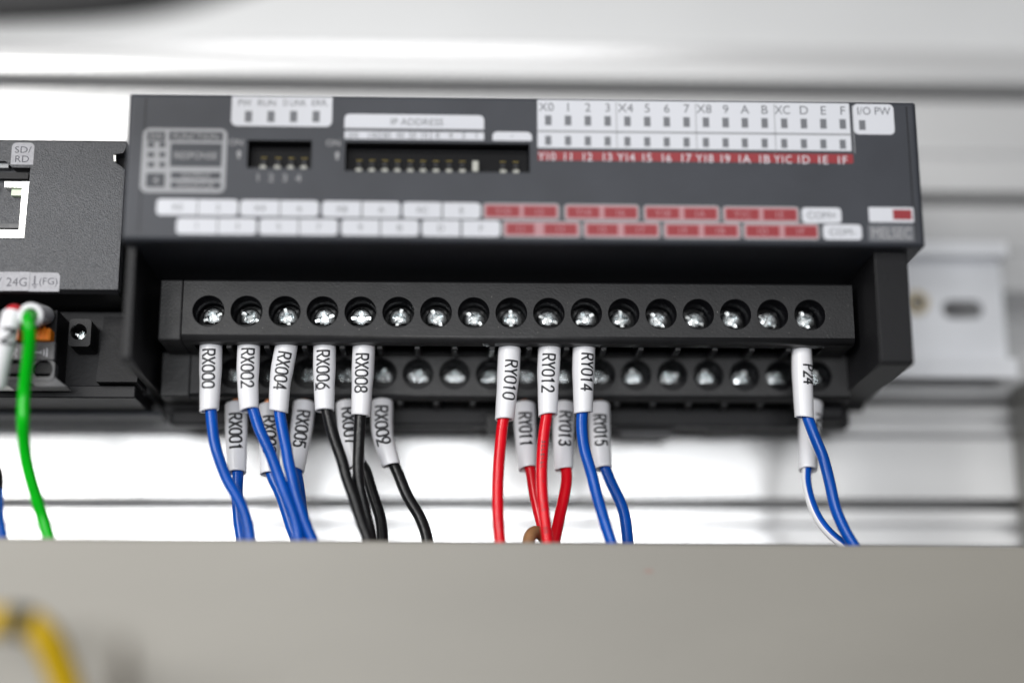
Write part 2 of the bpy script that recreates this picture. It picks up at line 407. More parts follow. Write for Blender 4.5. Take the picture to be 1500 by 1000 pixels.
# terminal name cells
y1 = lambda x: 303.3+0.0129*(x-260)
y2 = lambda x: 331+0.0092*(x-290)
W1 = [(230, 288.5, 'X0'), (291, 348, '2'), (352, 408.5, 'X4'), (411, 466.5, '6'), (472, 528.5, 'X8'), (531, 586, 'A'), (590, 646.5, 'XC'), (649, 704, 'E')]
W2 = [(259, 317.5, '1'), (320, 375.5, '3'), (380, 436.5, '5'), (439, 494.5, '7'), (500, 555.5, '9'), (558, 613.5, 'B'), (618, 674, 'D'), (677, 733, 'F')]
for row, yf in ((W1, y1), (W2, y2)):
    for i, (x0, x1, t) in enumerate(row):
        xm = (x0+x1)/2; cs = (0, 1, 1, 0) if i % 2 == 0 else (1, 0, 0, 1)
        c = pad('terminal_label', x0, yf(xm)-12, x1, yf(xm)+12, 1, 0.8, cs)
        letters([(t, xm, yf(xm), 10, 18 if len(t) > 1 else None)], 'ledwin', c)
O1 = [(707, 820), (826, 937), (942, 1055), (1058, 1171.5)]; O2 = [(736, 851), (854, 968), (971, 1086), (1088, 1201)]
R1 = [(712, 761, 'Y10'), (767, 815, '12'), (831, 878, 'Y14'), (885, 933, '16'), (946.5, 995, 'Y18'), (1002, 1050, '1A'), (1063, 1112, 'Y1C'), (1118, 1167, '1E')]
R2 = [(742, 783, '11'), (797, 845, '13'), (860, 905, '15'), (914, 963, '17'), (977, 1024, '19'), (1031, 1080, '1B'), (1093, 1142, '1D'), (1149, 1197, '1F')]
for (row, outs, yf) in ((R1, O1, y1), (R2, O2, y2)):
    pads = []
    for (x0, x1) in outs:
        xm = (x0+x1)/2
        pads.append(pad('terminal_frame', x0, yf(xm)-12.5, x1, yf(xm)+12.5, 1, 0.8, mt='pale_print'))
        pad('border', x0+2.5, yf(xm)-10.5, x1-2.5, yf(xm)+10.5, 2, 0.4, mt='pink_print', parent=pads[-1])
    for i, (x0, x1, t) in enumerate(row):
        xm = (x0+x1)/2
        c = pad('terminal_label', x0, yf(xm)-8, x1, yf(xm)+8, 3, 0.15, mt='red_print', parent=pads[i//2])
        letters([(t, xm, yf(xm), 10, 27 if len(t) > 2 else 17)], 'pink_print', pads[i//2], 4)
for (x0, x1, t, y) in ((1174, 1233, 'COM+', 315.5), (1205, 1263, 'COM-', 340)):
    c = pad('terminal_label', x0, y-11.5, x1, y+11.5, 1, 0.8); letters([(t, (x0+x1)/2, y, 11, 46)], 'ledwin', c)
# maker's mark
lg = pad('logo_plate', 1272, 303.5, 1339, 326, 1, 0.2)
pad('red_field', 1307.5, 307, 1336, 322, 2, 0.1, mt='red_print', parent=lg)
pl = pad('maker_plate', 1271.5, 329.5, 1340, 353.5, 1, 0.1, mt='ledwin')
m = MB(); p = at(1306, 341.5, CY)
text_on(m, 'MELSEC', p.x, p.z, CY-0.045, 17*.134, width=61*.134); m.build('lettering', MT['pale_print'], pl)

# small slide switches in the openings
def dip(H, xs, ups, py):
    d = MB(); x0, z0 = H[0]; x1, z1 = H[2]
    d.bbox(x0+0.15, x1-0.15, CY+3.2, CY+4.95, z0+0.15, z1-0.15, 0.1)
    dp = d.build('dip_switch', MT['pit'], mod)
    for i, x in enumerate(xs):
        p = at(x, py, CY+1.6); zc = (z0+z1)/2
        zlow = z0+0.65 if i not in ups else z0+1.8
        hh = 0.45 if i not in ups else 1.15
        MB().bbox(p.x-0.62, p.x+0.62, CY+1.3, CY+3.3, zlow-hh, zlow+hh, 0.12).build('lever', MT['lever'], dp)
        MB().bbox(p.x-0.62, p.x+0.62, CY+2.7, CY+3.25, zc+0.1, zc+0.3, 0.05).build('contact', MT['gold'], dp)
        MB().bbox(p.x-0.5, p.x+0.5, CY+2.5, CY+3.25, zc-1.3, zc-0.2, 0.1).build('slot', MT['block'], dp)
dip(H1, (386, 407, 426.5, 445.5), (), 226)
dip(H2, (526, 545, 564, 582.5, 601.5, 620, 639, 658, 677.5, 696.5, 737, 756), (9,), 230)

# housing behind, and the end cheeks
m = MB(); m.bbox(-77.5, 80.6, 27, 28.9, -15.2, 40, 0.5); m.build('housing', MT['house'], mod)
m = MB(); m.bbox(-77.0, 80.0, 15, 26.9, -3.0, 9.9, 0.3); m.build('inner_wall', MT['house'], mod)
def cheek(x0, x1):
    m = MB()
    pr = [(-13, 11.4), (-13, -13.2), (-12.5, -13.7), (24.5, -13.7), (28, -15.5), (28.9, -15.5), (28.9, 11.4)]
    bm = bmesh.new()
    a = [bm.verts.new((x0, y, z)) for y, z in pr]; b = [bm.verts.new((x1, y, z)) for y, z in pr]; n = len(pr)
    bm.faces.new(a); bm.faces.new(b[::-1])
    for i in range(n): bm.faces.new((a[i], b[i], b[(i+1) % n], a[(i+1) % n]))
    bmesh.ops.recalc_face_normals(bm, faces=bm.faces)
    bmesh.ops.bevel(bm, geom=[e for e in bm.edges if abs(e.verts[0].co.x-e.verts[1].co.x) < 1e-6], offset=0.25, segments=2, profile=0.5, affect='EDGES')
    return m.bm(bm).build('end_wall', MT['house'], mod)
cheek(-78.9, -77.0); cheek(74.9, 81.9)

# screw with crossed and slotted head (one mesh shared by all)
def screw_mesh():
    def mk(mb): 
        me = mb.mesh('tmp', [MT['screw']]); ob = bpy.data.objects.new('tmp', me); COL.objects.link(ob); return ob
    K = 100.0                               # cut at a larger size, scaled back below
    h = MB(); pr = [(0.001, -1.22), (0.5, -1.20), (1.0, -1.12), (1.45, -0.97), (1.8, -0.74), (2.05, -0.46), (2.24, -0.1), (2.32, 0.25), (2.34, 0.4), (2.34, 1.3), (0.001, 1.3)]; n = 48; vs = []
    for r_, y_ in pr: vs += [(K*r_*math.cos(2*math.pi*j/n), K*y_, K*r_*math.sin(2*math.pi*j/n)) for j in range(n)]
    h.add(vs, [(k*n+j, k*n+(j+1) % n, (k+1)*n+(j+1) % n, (k+1)*n+j) for k in range(len(pr)-1) for j in range(n)], 0, True)
    H = mk(h)
    cuts = []
    def wedge(lx, lz, dx, dz, depth):
        c = MB(); lx *= K; lz *= K; dx *= K; dz *= K
        vs = [(-lx, -2*K, -lz), (lx, -2*K, -lz), (lx, -2*K, lz), (-lx, -2*K, lz), (-dx, depth*K, -dz), (dx, depth*K, -dz), (dx, depth*K, dz), (-dx, depth*K, dz)]
        c.add(vs, [(0, 1, 2, 3), (4, 7, 6, 5), (0, 4, 5, 1), (1, 5, 6, 2), (2, 6, 7, 3), (3, 7, 4, 0)]); cuts.append(mk(c))
    wedge(1.9, 0.60, 0.75, 0.32, 0.3); wedge(0.60, 1.9, 0.32, 0.75, 0.301); wedge(3.0, 0.38, 3.0, 0.32, -0.42); wedge(.95, .95, .45, .45, -0.15)
    for c in cuts:
        md = H.modifiers.new('b', 'BOOLEAN'); md.operation = 'DIFFERENCE'; md.object = c; md.solver = 'EXACT'
    bv = H.modifiers.new('v', 'BEVEL'); bv.width = 0.085*K*S; bv.segments = 2; bv.limit_method = 'ANGLE'; bv.angle_limit = R(35)
    bpy.context.view_layer.update()
    dg = bpy.context.evaluated_depsgraph_get()
    me = bpy.data.meshes.new_from_object(H.evaluated_get(dg)); me.name = 'screw'
    for v in me.vertices: v.co /= K
    for pgn in me.polygons: pgn.use_smooth = False
    me.materials.clear(); me.materials.append(MT['screw'])
    for o in [H]+cuts: bpy.data.objects.remove(o)
    return me
SCREW = screw_mesh()
c_ = MB(); c_.bbox(-2.2, 2.2, 0, 0.7, -2.2, 2.2, 0.12); CLAMP = c_.mesh('clamp', MT['dark_plate'])
dv = MB(); dv.bbox(-0.6, 0.6, 0, 7.5, -0.7, 0.5, 0.15); DIVIDER = dv.mesh('divider', MT['block'])

def block(name, x0, x1, yf, zt, zb, rad, depth, zc, hx, angs, op):
    m = MB(); hr = 3.3; N = 6
    holes = [circ(x, zc, hr+0.12) for x in hx]
    m.plate([(x0, zb), (x1, zb), (x1, zt-0.4), (x0, zt-0.4)], holes, fn(yf))
    for x in hx:
        o_, i_ = circ(x, zc, hr+0.12), circ(x, zc, hr); n = len(o_)
        m.add([(a, yf, b) for a, b in o_]+[(a, yf+0.14, b) for a, b in i_], [(i, (i+1) % n, n+(i+1) % n, n+i) for i in range(n)], 0, True)
        m.wall(i_, fn(yf+0.14), fn(yf+9), 1, True); m.plate(i_, [], fn(yf+9), 1)
    strip = [(yf+0.4, zt), (yf, zt-0.4)]; strip2 = []
    for k in range(N+1):
        a = math.pi/2*k/N; strip2.append((yf+rad*(1-math.cos(a)), zb-rad*math.sin(a)))
    def sweep(st_, sm):
        vs = []
        for y, z in st_: vs += [(x0, y, z), (x1, y, z)]
        m.add(vs, [(2*i, 2*i+1, 2*i+3, 2*i+2) for i in range(len(st_)-1)], 0, sm)
    sweep(strip, False); sweep(strip2, True)
    zu = zb-rad
    sweep([(yf+0.4, zt), (yf+depth, zt), (yf+depth, zu)], False)
    # underside with one wire opening per terminal
    ops = [[(x-3.3, yf+op[0]), (x+3.3, yf+op[0]), (x+3.3, yf+op[1]), (x-3.3, yf+op[1])] for x in hx]
    ff = lambda z: (lambda a, b: (a, b, z))
    m.plate([(x0, yf+rad), (x1, yf+rad), (x1, yf+depth), (x0, yf+depth)], ops, ff(zu))
    for o_ in ops: m.wall(o_, ff(zu), ff(zu+4.5), 1); m.plate(o_, [], ff(zu+4.5), 1)
    pr = strip+strip2+[(yf+depth, zu), (yf+depth, zt)]
    tri = tessellate_polygon([[Vector((y, z, 0)) for y, z in pr]])
    for x in (x0, x1): m.add([(x, y, z) for y, z in pr], [t for t in tri])
    b = m.build(name, [MT['block'], MT['pit']], mod)
    for x, an in zip(hx, angs):
        inst('clamp', CLAMP, (x, yf+7.2, zc), b)
        inst('screw', SCREW, (x+rnd.uniform(-.15, .15), yf+5.9+rnd.uniform(-.45, .45), zc+rnd.uniform(-.12, .12)+(0.25 if zc < 0 else 0)), b, (R(rnd.uniform(-1, 6) if zc < 0 else rnd.uniform(-3, 5)), R(an), R(rnd.uniform(-4, 4))))
    for i in range(len(hx)-1): inst('divider', DIVIDER, ((hx[i]+hx[i+1])/2, yf+op[0], zu), b)
    return b
rnd = random.Random(3)
A1 = [-22, 28, 75, -20, 0, 105, 60, 40, 88, 20, -28, 84, 50, 25, 60, 35, 70]
A2 = [rnd.uniform(0, 180) for _ in range(17)]
up_blk = block('upper_terminal_block', -69.4, 73.4, 0.0, 6.9, -5.1, 1.35, 13.4, 0, [-64+8*i for i in range(17)], A1, (4.0, 12.0))
lo_blk = block('lower_terminal_block', -69.4, 75.4, 13.6, -5.6, -14.9, 0.9, 14.0, -10.4, [-60+8*i for i in range(17)], A2, (3.5, 11.5))
MB().bbox(-74.4, -69.52, 0.05, 13.3, -6.4, 6.85, 0.35).build('end_piece', MT['block'], up_blk)
MB().bbox(-75.9, -69.52, 13.65, 27.5, -15.7, -5.7, 0.35).build('end_piece', MT['block'], lo_blk)
dst = MB(); dr = random.Random(11)
for _ in range(150):
    x = dr.uniform(-73, 73); z = dr.triangular(-5, 6.5, -4); r_ = dr.uniform(0.03, 0.085)
    if min((x-(-64+8*i))**2 for i in range(17))+z*z < 3.6**2: continue
    an = dr.uniform(0, 3); l_ = r_*dr.choice((1, 1, 1, 2.5)); c_, s_ = math.cos(an), math.sin(an)
    dst.add([(x+l_*c_, -0.012, z+l_*s_), (x-r_*s_, -0.012, z+r_*c_), (x-l_*c_, -0.012, z-l_*s_), (x+r_*s_, -0.012, z-r_*c_), (x, -0.05, z)], [(0, 1, 4), (1, 2, 4), (2, 3, 4), (3, 0, 4)])
tag(dst.build('dust_specks', mat('dust', (0.30, 0.29, 0.27), 0.8), mod), kind='stuff')
# base with its rail clips under the lower row
MB().bbox(-75.5, 77.6, 24, 29, -20.0, -15.75, 0.6).build('base', MT['house'], mod)
p = at(1205, 596, 20); MB().bbox(p.x-4, at(1237, 596, 20).x, 19, 28, -19.4, -15.76, 1.0).build('foot', MT['house'], mod)
def clip(px0, px1, py0, py1, Y, mt, name='rail_clip'):
    a = at(px0, py0, Y); b = at(px1, py1, Y); MB().bbox(a.x, b.x, Y, Y+3, b.z, a.z, 0.4).build(name, MT[mt], mod)
clip(560, 695, 612, 632, 29.1, 'house'); clip(905, 988, 612, 640, 29.3, 'grey_plug'); clip(1035, 1085, 606, 634, 29.1, 'block'); clip(1110, 1165, 604, 630, 29.1, 'block')
clip(240, 345, 590, 606, 24, 'house'); clip(345, 480, 612, 634, 29.1, 'house'); clip(714, 735, 605, 636, 22, 'block'); clip(735, 900, 614, 634, 29.2, 'house')
clip(262, 296, 581, 590, 22, 'grey_plug')

# ------------------------------------------------------------------ NETWORK MODULE at the left
net = empty('network_module', (-110, 15, -18), 'grained charcoal network module with cable socket and orange lever plug, at the left edge', 'network module')
NY, NX0, NX1, NZ0, NZ1 = -1.5, -150.0, -82.9, 3.3, 37.4
pa = at(42.5, 247, NY); pb = at(42.5, 350, NY)
port = [(-125, pb.z), (pa.x, pb.z), (pa.x+0.3, pa.z+0.2), (at(18, 247, NY).x, pa.z+0.2), (at(8, 236, NY).x, at(8, 236, NY).z), (-125, at(8, 236, NY).z)]
m = MB()
nq = [at(166, 226, NY), at(166, 236, NY), at(178, 248, NY)]
notch = [(NX1, nq[2].z), (nq[1].x, nq[1].z), (nq[0].x+0.3, nq[0].z), (NX1-0.6, nq[0].z+0.3), (NX1, nq[0].z+1.6)]
outer = [(NX0, NZ0+0.8), (NX1, NZ0+0.8)]+notch+[(NX1, NZ1-0.5), (NX0, NZ1-0.5)]
m.plate(outer, [port], fn(NY)); m.wall(port, fn(NY), fn(NY+14), 1); m.plate(port, [], fn(NY+14), 1)
m.wall(outer, fn(NY), fn(NY+3)); m.plate(outer, [], fn(NY+3))
m.build('front_panel', [MT['net'], MT['pit']], net)
m = MB(); m.prism([(NY, NZ0+0.8), (NY+0.9, NZ0), (28, NZ0), (28, NZ1), (NY+0.5, NZ1), (NY, NZ1-0.5), (NY+3.02, NZ1-0.5), (NY+3.02, NZ0+0.8)], NX0, NX1); m.build('housing', MT['house'], net)
m = MB(); a = nq[0]; m.add([(nq[0].x+0.1, NY-0.02, nq[0].z-0.2), (nq[0].x+0.5, NY-0.02, nq[0].z-0.3), (nq[1].x+0.5, NY-0.02, nq[1].z), (nq[1].x+0.1, NY-0.02, nq[1].z-0.1)], [(0, 1, 2, 3)])
m.build('notch_edge', MT['plate'], net)
# socket
ps = lambda x, y, Y=NY+0.6: at(x, y, Y)
skt = MB()
def bar(mb, x0, y0, x1, y1, Y, d, mi=0): a = at(x0, y0, Y); b = at(x1, y1, Y); mb.box(a.x, b.x, Y, Y+d, b.z, a.z, mi)
bar(skt, 33, 266, 42.2, 348.5, NY+0.7, 8); bar(skt, -80, 336, 33, 348.5, NY+0.71, 8); bar(skt, 7, 266, 33, 274.5, NY+0.72, 6); bar(skt, -80, 266, -10, 274.5, NY+0.72, 6)
so = skt.build('cable_socket', MT['shield'], net)
g = MB(); bar(g, 17, 277, 36, 286.5, NY+1.6, 4); g.build('indicator_lamp', MT['green_led'], so)
g = MB(); bar(g, -80, 327, 31, 334, NY+2.2, 6); g.build('tongue', MT['grey_plug'], so)
g = MB(); bar(g, -80, 252, 41, 262, NY+1.5, 3); g.build('shutter', MT['house'], so)
g = MB(); a = at(0, 330, NY+9); g.prism([(NY+13.5, a.z+8), (NY+13.5, a.z), (NY+3.5, a.z)], -125, at(31, 330, NY+8).x); g.build('ramp', MT['grey_plug'], so)
g = MB(); bar(g, -80, 238, 12, 246, NY+1, 3); g.build('cap', MT['ledwin'], so)
def npad(name, px0, py0, px1, py1, r, cs):
    a = at(px0, py0, NY); b = at(px1, py1, NY)
    return MB().zprism(rrect(a.x, b.x, b.z, a.z, r, 4, cs), NY-0.03, NY-0.005).build(name, MT['grey_pr2'], net)
MT['grey_pr2'] = mat('light_grey_print', (0.31, 0.31, 0.335), 0.5, mottle=(1500, 0.85, 1.1, one))
MT['ink2'] = mat('label_ink', (0.04, 0.04, 0.055), 0.5)
def nletters(items, parent):
    m = MB()
    for t, px, py, h, wd in items:
        p = at(px, py, NY); text_on(m, t, p.x, p.z, NY-0.045, h*0.146, None, 0, wd*0.146 if wd else None)
    return m.build('lettering', MT['ink2'], parent)
l = npad('lamp_label', 18, 209, 48.5, 241.5, 1.0, (1, 1, 0, 0)); nletters([('SD/', 34, 219.5, 10, 24), ('RD', 32.5, 233, 10, 20)], l)
l = npad('terminal_label', -45, 398, 4.5, 426, 0.1, (0, 0, 0, 0)); nletters([('+24V', -18, 412, 13, 40)], l)
l = npad('terminal_label', 6.5, 398, 42.5, 426, 0.1, (0, 0, 0, 0)); nletters([('24G', 24.5, 413, 13, 29)], l)
l = npad('terminal_label', 44, 399, 86.5, 427, 0.9, (1, 0, 0, 0)); ltr = nletters([('(FG)', 71, 413.5, 13.5, 26)], l)
m = MB()
for (x0, y0, x1, y1) in ((50.2, 404, 51.6, 416), (46.5, 416, 55.5, 417.3), (48.3, 418.8, 53.7, 420), (49.8, 421.3, 52.2, 422.4)):
    a = at(x0, y0, NY); b = at(x1, y1, NY); m.box(a.x, b.x, NY-0.05, NY-0.031, b.z, a.z)
m.build('earth_symbol', MT['ink2'], l)
# recess below the panel: back wall, ledge, plug
MB().bbox(-150, -79.2, 12, 16, -14.4, 2.7, 0.2).build('recess_wall', MT['house'], net)
m = MB(); a = at(150, 470, 8); MB().prism([(12.1, -14.2), (5.5, -14.2), (9.5, 1), (12.1, 1)], a.x, -79.3).build('ledge', MT['block'], net)
m = MB(); m.bbox(-150, -80, 8, 28, -17.2, -14.45, 0.3); m.build('base', MT['house'], net)
a = at(0, 588, 25); b = at(240, 602, 25)
MB().bbox(-150, b.x, 22, 33, b.z-1.5, -17.3, 0.5).build('base_foot', MT['grey_dark'] if 'grey_dark' in MT else MT['cover'], net)
# screw in its frame
a = at(117, 487, 4)
fr = MB(); sq = rrect(a.x-2.3, a.x+2.3, a.z-3, a.z+3, 0.7, 4); hl = circ(a.x-0.3, a.z+0.2, 1.75, 28)
fr.plate(sq, [hl], fn(4)); fr.wall(sq, fn(4), fn(12)); fr.wall(hl, fn(4), fn(9), 1); fr.plate(hl, [], fn(9), 1)
f_ = fr.build('screw_seat', [MT['house'], MT['pit']], net)
sw = inst('screw', SCREW, (a.x-0.2, 7.0, a.z-0.2), f_, (0, R(20), 0)); sw.scale = (0.72, 0.72, 0.72)
# connector plug
def plug_body():
    m = MB(); c = lambda x, y: at(x, y, 2)
    m.bbox(-150, c(82, 500).x, 2, 12, c(0, 548).z, c(0, 453).z, 0.3); return m
plug = plug_body().build('connector_plug', MT['house'], net)
for (x0, x1, sh) in ((-38, -2, 0), (2, 38, 0), (44, 82, 0)):
    g = MB(); a = at(x0+1, 500, 1); b = at(x1-2, 528, 1); g.bbox(a.x, b.x, 0.6, 2.4, b.z, a.z, 0.25); tb_ = g.build('terminal_face', MT['grey_plug'], plug)
    g = MB(); a = at(x0+8, 483, 0.3); b = at(x1-6, 500.5, 0.3)
    g.bbox(a.x, b.x, -1.2, 2.2, b.z, a.z, 0.25)
    for k in range(4): xx = a.x+(b.x-a.x)*(k+.5)/4; g.bbox(xx-0.22, xx+0.22, -1.5, -0.5, b.z+0.15, a.z+(0.35 if k in (1, 2) else -0.1), 0.08)
    g.build('release_lever', MT['orange'], plug)
    g = MB(); a = at((x0+x1)/2, 541, 1); lp = circ(a.x, a.z, 2.0, 24); oo = rrect(a.x-2.75, a.x+2.4, a.z-2.4, a.z+1.9, 0.8, 4)
    g.plate(oo, [lp], fn(1.0)); g.wall(oo, fn(1.0), fn(4)); g.wall(lp, fn(1.0), fn(4)); g.build('wire_entry', MT['grey_plug'], plug)
    a = at(x0+2, 552, 1.5); b = at(x1-3, 566, 1.5)
    g = MB(); g.zprism([(a.x-1.5, b.z), (b.x+2.6, b.z), (b.x, a.z), (a.x+1.5, a.z)], 1.2, 6); g.build('latch', MT['grey_plug'] if x0 > 0 else MT['shield'], plug)
g = MB(); a = at(66, 516, 0.5)
for k, hh in enumerate((0.35, 0.65, 0.95)): g.box(a.x-0.25-0.62*(1-k)-0.12+0.0, a.x-0.25-0.62*(1-k)+0.13, 0.55, 0.58, a.z-hh, a.z+hh)
g.box(a.x-2.0, a.x-0.9, 0.55, 0.58, a.z-0.12, a.z+0.12)
g.build('earth_symbol', MT['white_print'], plug)
g = MB(); a = at(21, 516, 0.5); vs, fs = text_polys('DC'); 
g.add([(a.x+v.y*1.5-0.5, 0.55, a.z+0.9-v.x*1.5) for v in vs], fs); g.build('lettering', MT['white_print'], plug)

# ------------------------------------------------------------------ WIRES
def arc(cx, cy, rx, ry, a0, a1, n=10): return [(cx+rx*math.cos(R(a0+(a1-a0)*i/n)), cy+ry*math.sin(R(a0+(a1-a0)*i/n))) for i in range(n+1)]
ring0 = arc(.5, .5, .5, .5, 0, 360, 24)
zero = arc(.5, .66, .5, .34, 0, 180)+arc(.5, .34, .5, .34, 180, 360)+[(1, .66)]
GL = {
 'R': [[(0, 0), (0, 1), (.55, 1)]+arc(.6, .74, .36, .26, 90, -90)+[(0, .48)], [(.5, .48), (1, 0)]],
 'P': [[(0, 0), (0, 1), (.55, 1)]+arc(.6, .72, .38, .28, 90, -90)+[(0, .44)]],
 'X': [[(0, 0), (1, 1)], [(0, 1), (1, 0)]],
 'Y': [[(0, 1), (.5, .46), (1, 1)], [(.5, .46), (.5, 0)]],
 'N': [[(0, 0), (0, 1), (1, 0), (1, 1)]],
 '0': [zero],
 '1': [[(.2, .8), (.5, 1), (.5, 0)]],
 '2': [arc(.5, .72, .45, .28, 170, -25)+[(0.0, 0), (1, 0)]],
 '3': [arc(.47, .75, .43, .25, 155, -90)+[(.35, .5)], arc(.47, .26, .5, .26, 90, -150)],
 '4': [[(.72, 0), (.72, 1), (0, .3), (1, .3)]],
 '5': [[(.9, 1), (.15, 1), (.08, .55)]+arc(.47, .33, .5, .33, 125, -150)],
 '6': [[(.78, 1)]+arc(.5, .32, .5, .32, 160, 520, 22), [(.78, 1), (.4, .72), (.03, .42)]],
 '7': [[(0, 1), (1, 1), (.35, 0)]],
 '8': [arc(.5, .75, .42, .25, 0, 360, 20), arc(.5, .26, .5, .26, 0, 360, 20)],
 '9': [arc(.5, .68, .5, .32, -20, 340, 22), [(.22, 0), (.6, .28), (.97, .58)]],
 '_': [[(0, -.14), (1, -.14)]],
}
GL['6'] = [arc(.5, .32, .5, .32, 0, 360, 24), [(.80, 1), (.45, .80), (.16, .56)]]
GL['9'] = [arc(.5, .68, .5, .32, 0, 360, 24), [(.20, 0), (.55, .20), (.84, .44)]]

def sleeve_text(spts, rad, body, s0, phi0, adv, gw, gh, sw, under=False):
    """lettering wrapped on a sleeve; runs down the sleeve, letter tops towards the right"""
    L = [0]
    for i in range(1, len(spts)): L.append(L[-1]+(spts[i]-spts[i-1]).length)
    fr = frames(spts)
    def place(u, v, lift):
        i = 0
        while i < len(L)-2 and L[i+1] < u: i += 1
        t = (u-L[i])/max(1e-6, L[i+1]-L[i])
        p = spts[i].lerp(spts[i+1], t); a, b, _ = fr[i]; r_ = rad[i]+(rad[i+1]-rad[i])*t
        if b.x < 0: b = -b
        ph = phi0+v/r_
        return p+(a*math.cos(ph)+b*math.sin(ph))*(r_+lift)
    m = MB(); lay = 0
    for ci, ch in enumerate(body):
        strokes = list(GL[ch])
        if under and ci == len(body)-1: strokes += GL['_']
        for st_ in strokes:
            pts = [(s0+ci*adv+x*gw, (y-0.5)*gh) for x, y in st_]
            d = [Vector(pts[0])]
            for q in pts[1:]:
                q = Vector(q); k = max(1, int((q-d[-1]).length/0.18)); o_ = d[-1].copy()
                for j in range(1, k+1): d.append(o_.lerp(q, j/k))
            d = [p_ for i, p_ in enumerate(d) if i == 0 or (p_-d[i-1]).length > 1e-5]
            n = len(d); va = []; lay = (lay+1) % 7
            for i in range(n):
                t0 = (d[i]-d[max(0, i-1)]); t1 = (d[min(n-1, i+1)]-d[i])
                t0 = t0.normalized() if t0.length > 0 else t1.normalized(); t1 = t1.normalized() if t1.length > 0 else t0
                tt = (t0+t1); tt = tt.normalized() if tt.length > 0.2 else t1
                nn = Vector((-tt.y, tt.x)); k = min(1.6, 1/max(0.5, nn.dot(Vector((-t1.y, t1.x)))))
                e = d[i]+(tt*(-sw*.35) if i == 0 else tt*(sw*.35) if i == n-1 else Vector((0, 0)))
                va.append(e+nn*sw/2*k); va.append(e-nn*sw/2*k)
            m.add([place(q.x, q.y, 0.015+0.0015*lay) for q in va], [(2*i, 2*i+1, 2*i+3, 2*i+2) for i in range(n-1)])
    return m

def wire(name, code, color, colname, label, sl, path, Y0, Y1, phi_px=0, start=None, end=None, cond=True, rs=1.0, tops=(2.42, 2.42, 2.2, 2.05), under=False, stripe=False, Ymid=None):
    """sl: sleeve centre pixels top..bottom; path: wire pixels from there on; depth runs from Y0 (top) to Y1 (bottom)"""
    yt, yb = sl[0][1], path[-1][1]
    dep = lambda y: Y0+(Y1-Y0)*max(0, min(1, (y-yt)/(yb-yt)))
    sp = [at(x, y, dep(y)) for x, y in sl]
    wp = [at(x, y, dep(y)) for x, y in path]
    topz = sp[0]
    root = empty('labelled_wire', topz, label, 'wire', 'wires with white marker sleeves')
    S_ = spline(sp, 0.5); n = len(S_)
    rads = []
    for i in range(n):
        t = i/(n-1); k = t*3; j = min(2, int(k)); f = k-j; f = f*f*(3-2*f)
        r_ = (tops[j]+(tops[j+1]-tops[j])*f)*rs
        rads.append(r_)
    # outer skin, rounded top, cut lower end with the bore showing
    m = MB()
    top_n = 4; pts = []; rr = []
    d0 = (S_[0]-S_[1]).normalized()
    for i in range(top_n): 
        a = R(90*i/top_n); pts.append(S_[0]+d0*0.5*math.cos(a)); rr.append(rads[0]-0.5*(1-math.sin(a)))
    pts += S_; rr += rads
    m.tube(pts, rr, 28, True, False)
    fr = frames(S_); e = S_[-1]; a, b, t = frames(pts)[-1]
    seg = 28; ro, ri = rads[-1], rads[-1]-0.42
    vs = []
    for r_, off in ((ro, 0), (ro-0.08, 0.07), (ri+0.05, 0.07), (ri, 0.0), (ri, -4)):
        vs += [e+t*off+(a*math.cos(2*math.pi*j/seg)+b*math.sin(2*math.pi*j/seg))*r_ for j in range(seg)]
    m.add(vs, [(k*seg+j, k*seg+(j+1) % seg, (k+1)*seg+(j+1) % seg, (k+1)*seg+j) for k in range(4) for j in range(seg)], 0, True)
    sl_r = random.Random(code); k1, k2 = sl_r.uniform(-.16, .16), sl_r.uniform(-.12, .12)
    for i_, v in enumerate(m.v):
        d_ = (v-e).dot(t)
        if d_ > -3: m.v[i_] = v+t*(k1*(v-e).dot(b)+k2*(v-e).dot(a))*max(0, 1+min(d_, 0)/3)
    slv = m.build('marker_sleeve', MT['sleeve'], root)
    # lettering
    if code:
        L = 0; ls = [0]
        for i in range(1, n): ls.append(ls[-1]+(S_[i]-S_[i-1]).length)
        tot = ls[-1]; y_t, y_b = sl[0][1], sl[-1][1]
        s0 = tot*(start-y_t)/(y_b-y_t); s1 = tot*(end-y_t)/(y_b-y_t)
        adv = (s1-s0)/(len(code)-0.18); gw = adv*0.74
        sleeve_text(S_, rads, code, s0, phi_px*0.147/rads[n//2], adv, gw, 2.7*rs, 0.42 if Y0 < 10 else 0.5, under).build('lettering', MT['ink'], slv)
    # insulation from inside the sleeve on down
    d = (wp[0]-sp[-1]); inner = sp[-1].lerp(sp[-2], 0.35)
    W_ = spline([inner]+wp, 0.8)
    jr = random.Random(code+'w'); f1, f2, p1, p2 = jr.uniform(.12, .3), jr.uniform(.35, .6), jr.uniform(0, 6), jr.uniform(0, 6)
    W_ = [q+Vector((0.09*math.sin(i*f1+p1)+0.02*math.sin(i*f2+p2), 0.06*math.sin(i*f2+p1), 0))*min(1, i/6) for i, q in enumerate(W_)]
    if stripe:
        MB().tube(W_, 1.05, 24, mi=0, stripe=lambda j, sg: 1 if (sg*0.06 < j < sg*0.40) else 0).build('insulation', [MT['blue'], MT['white']], root)
    else:
        MB().tube(W_, 1.22, 20).build('insulation', color, root)
    if cond:
        q = [sp[0]+Vector((0, 0, 1.9)), sp[0]+Vector((0, 0, 1)), sp[0], sp[0].lerp(sp[1], 0.2)]
        mm = MB(); base = spline(q, 0.6)
        for k in range(7):
            ang = 2*math.pi*k/6; o_ = Vector((0, 0, 0)) if k == 6 else Vector((math.cos(ang)*0.62, math.sin(ang)*0.62, 0))
            mm.tube([b_+o_ for b_ in base], 0.34, 8)
        tag(mm.build('copper_strands', MT['copper'], root), kind='stuff')
    return root

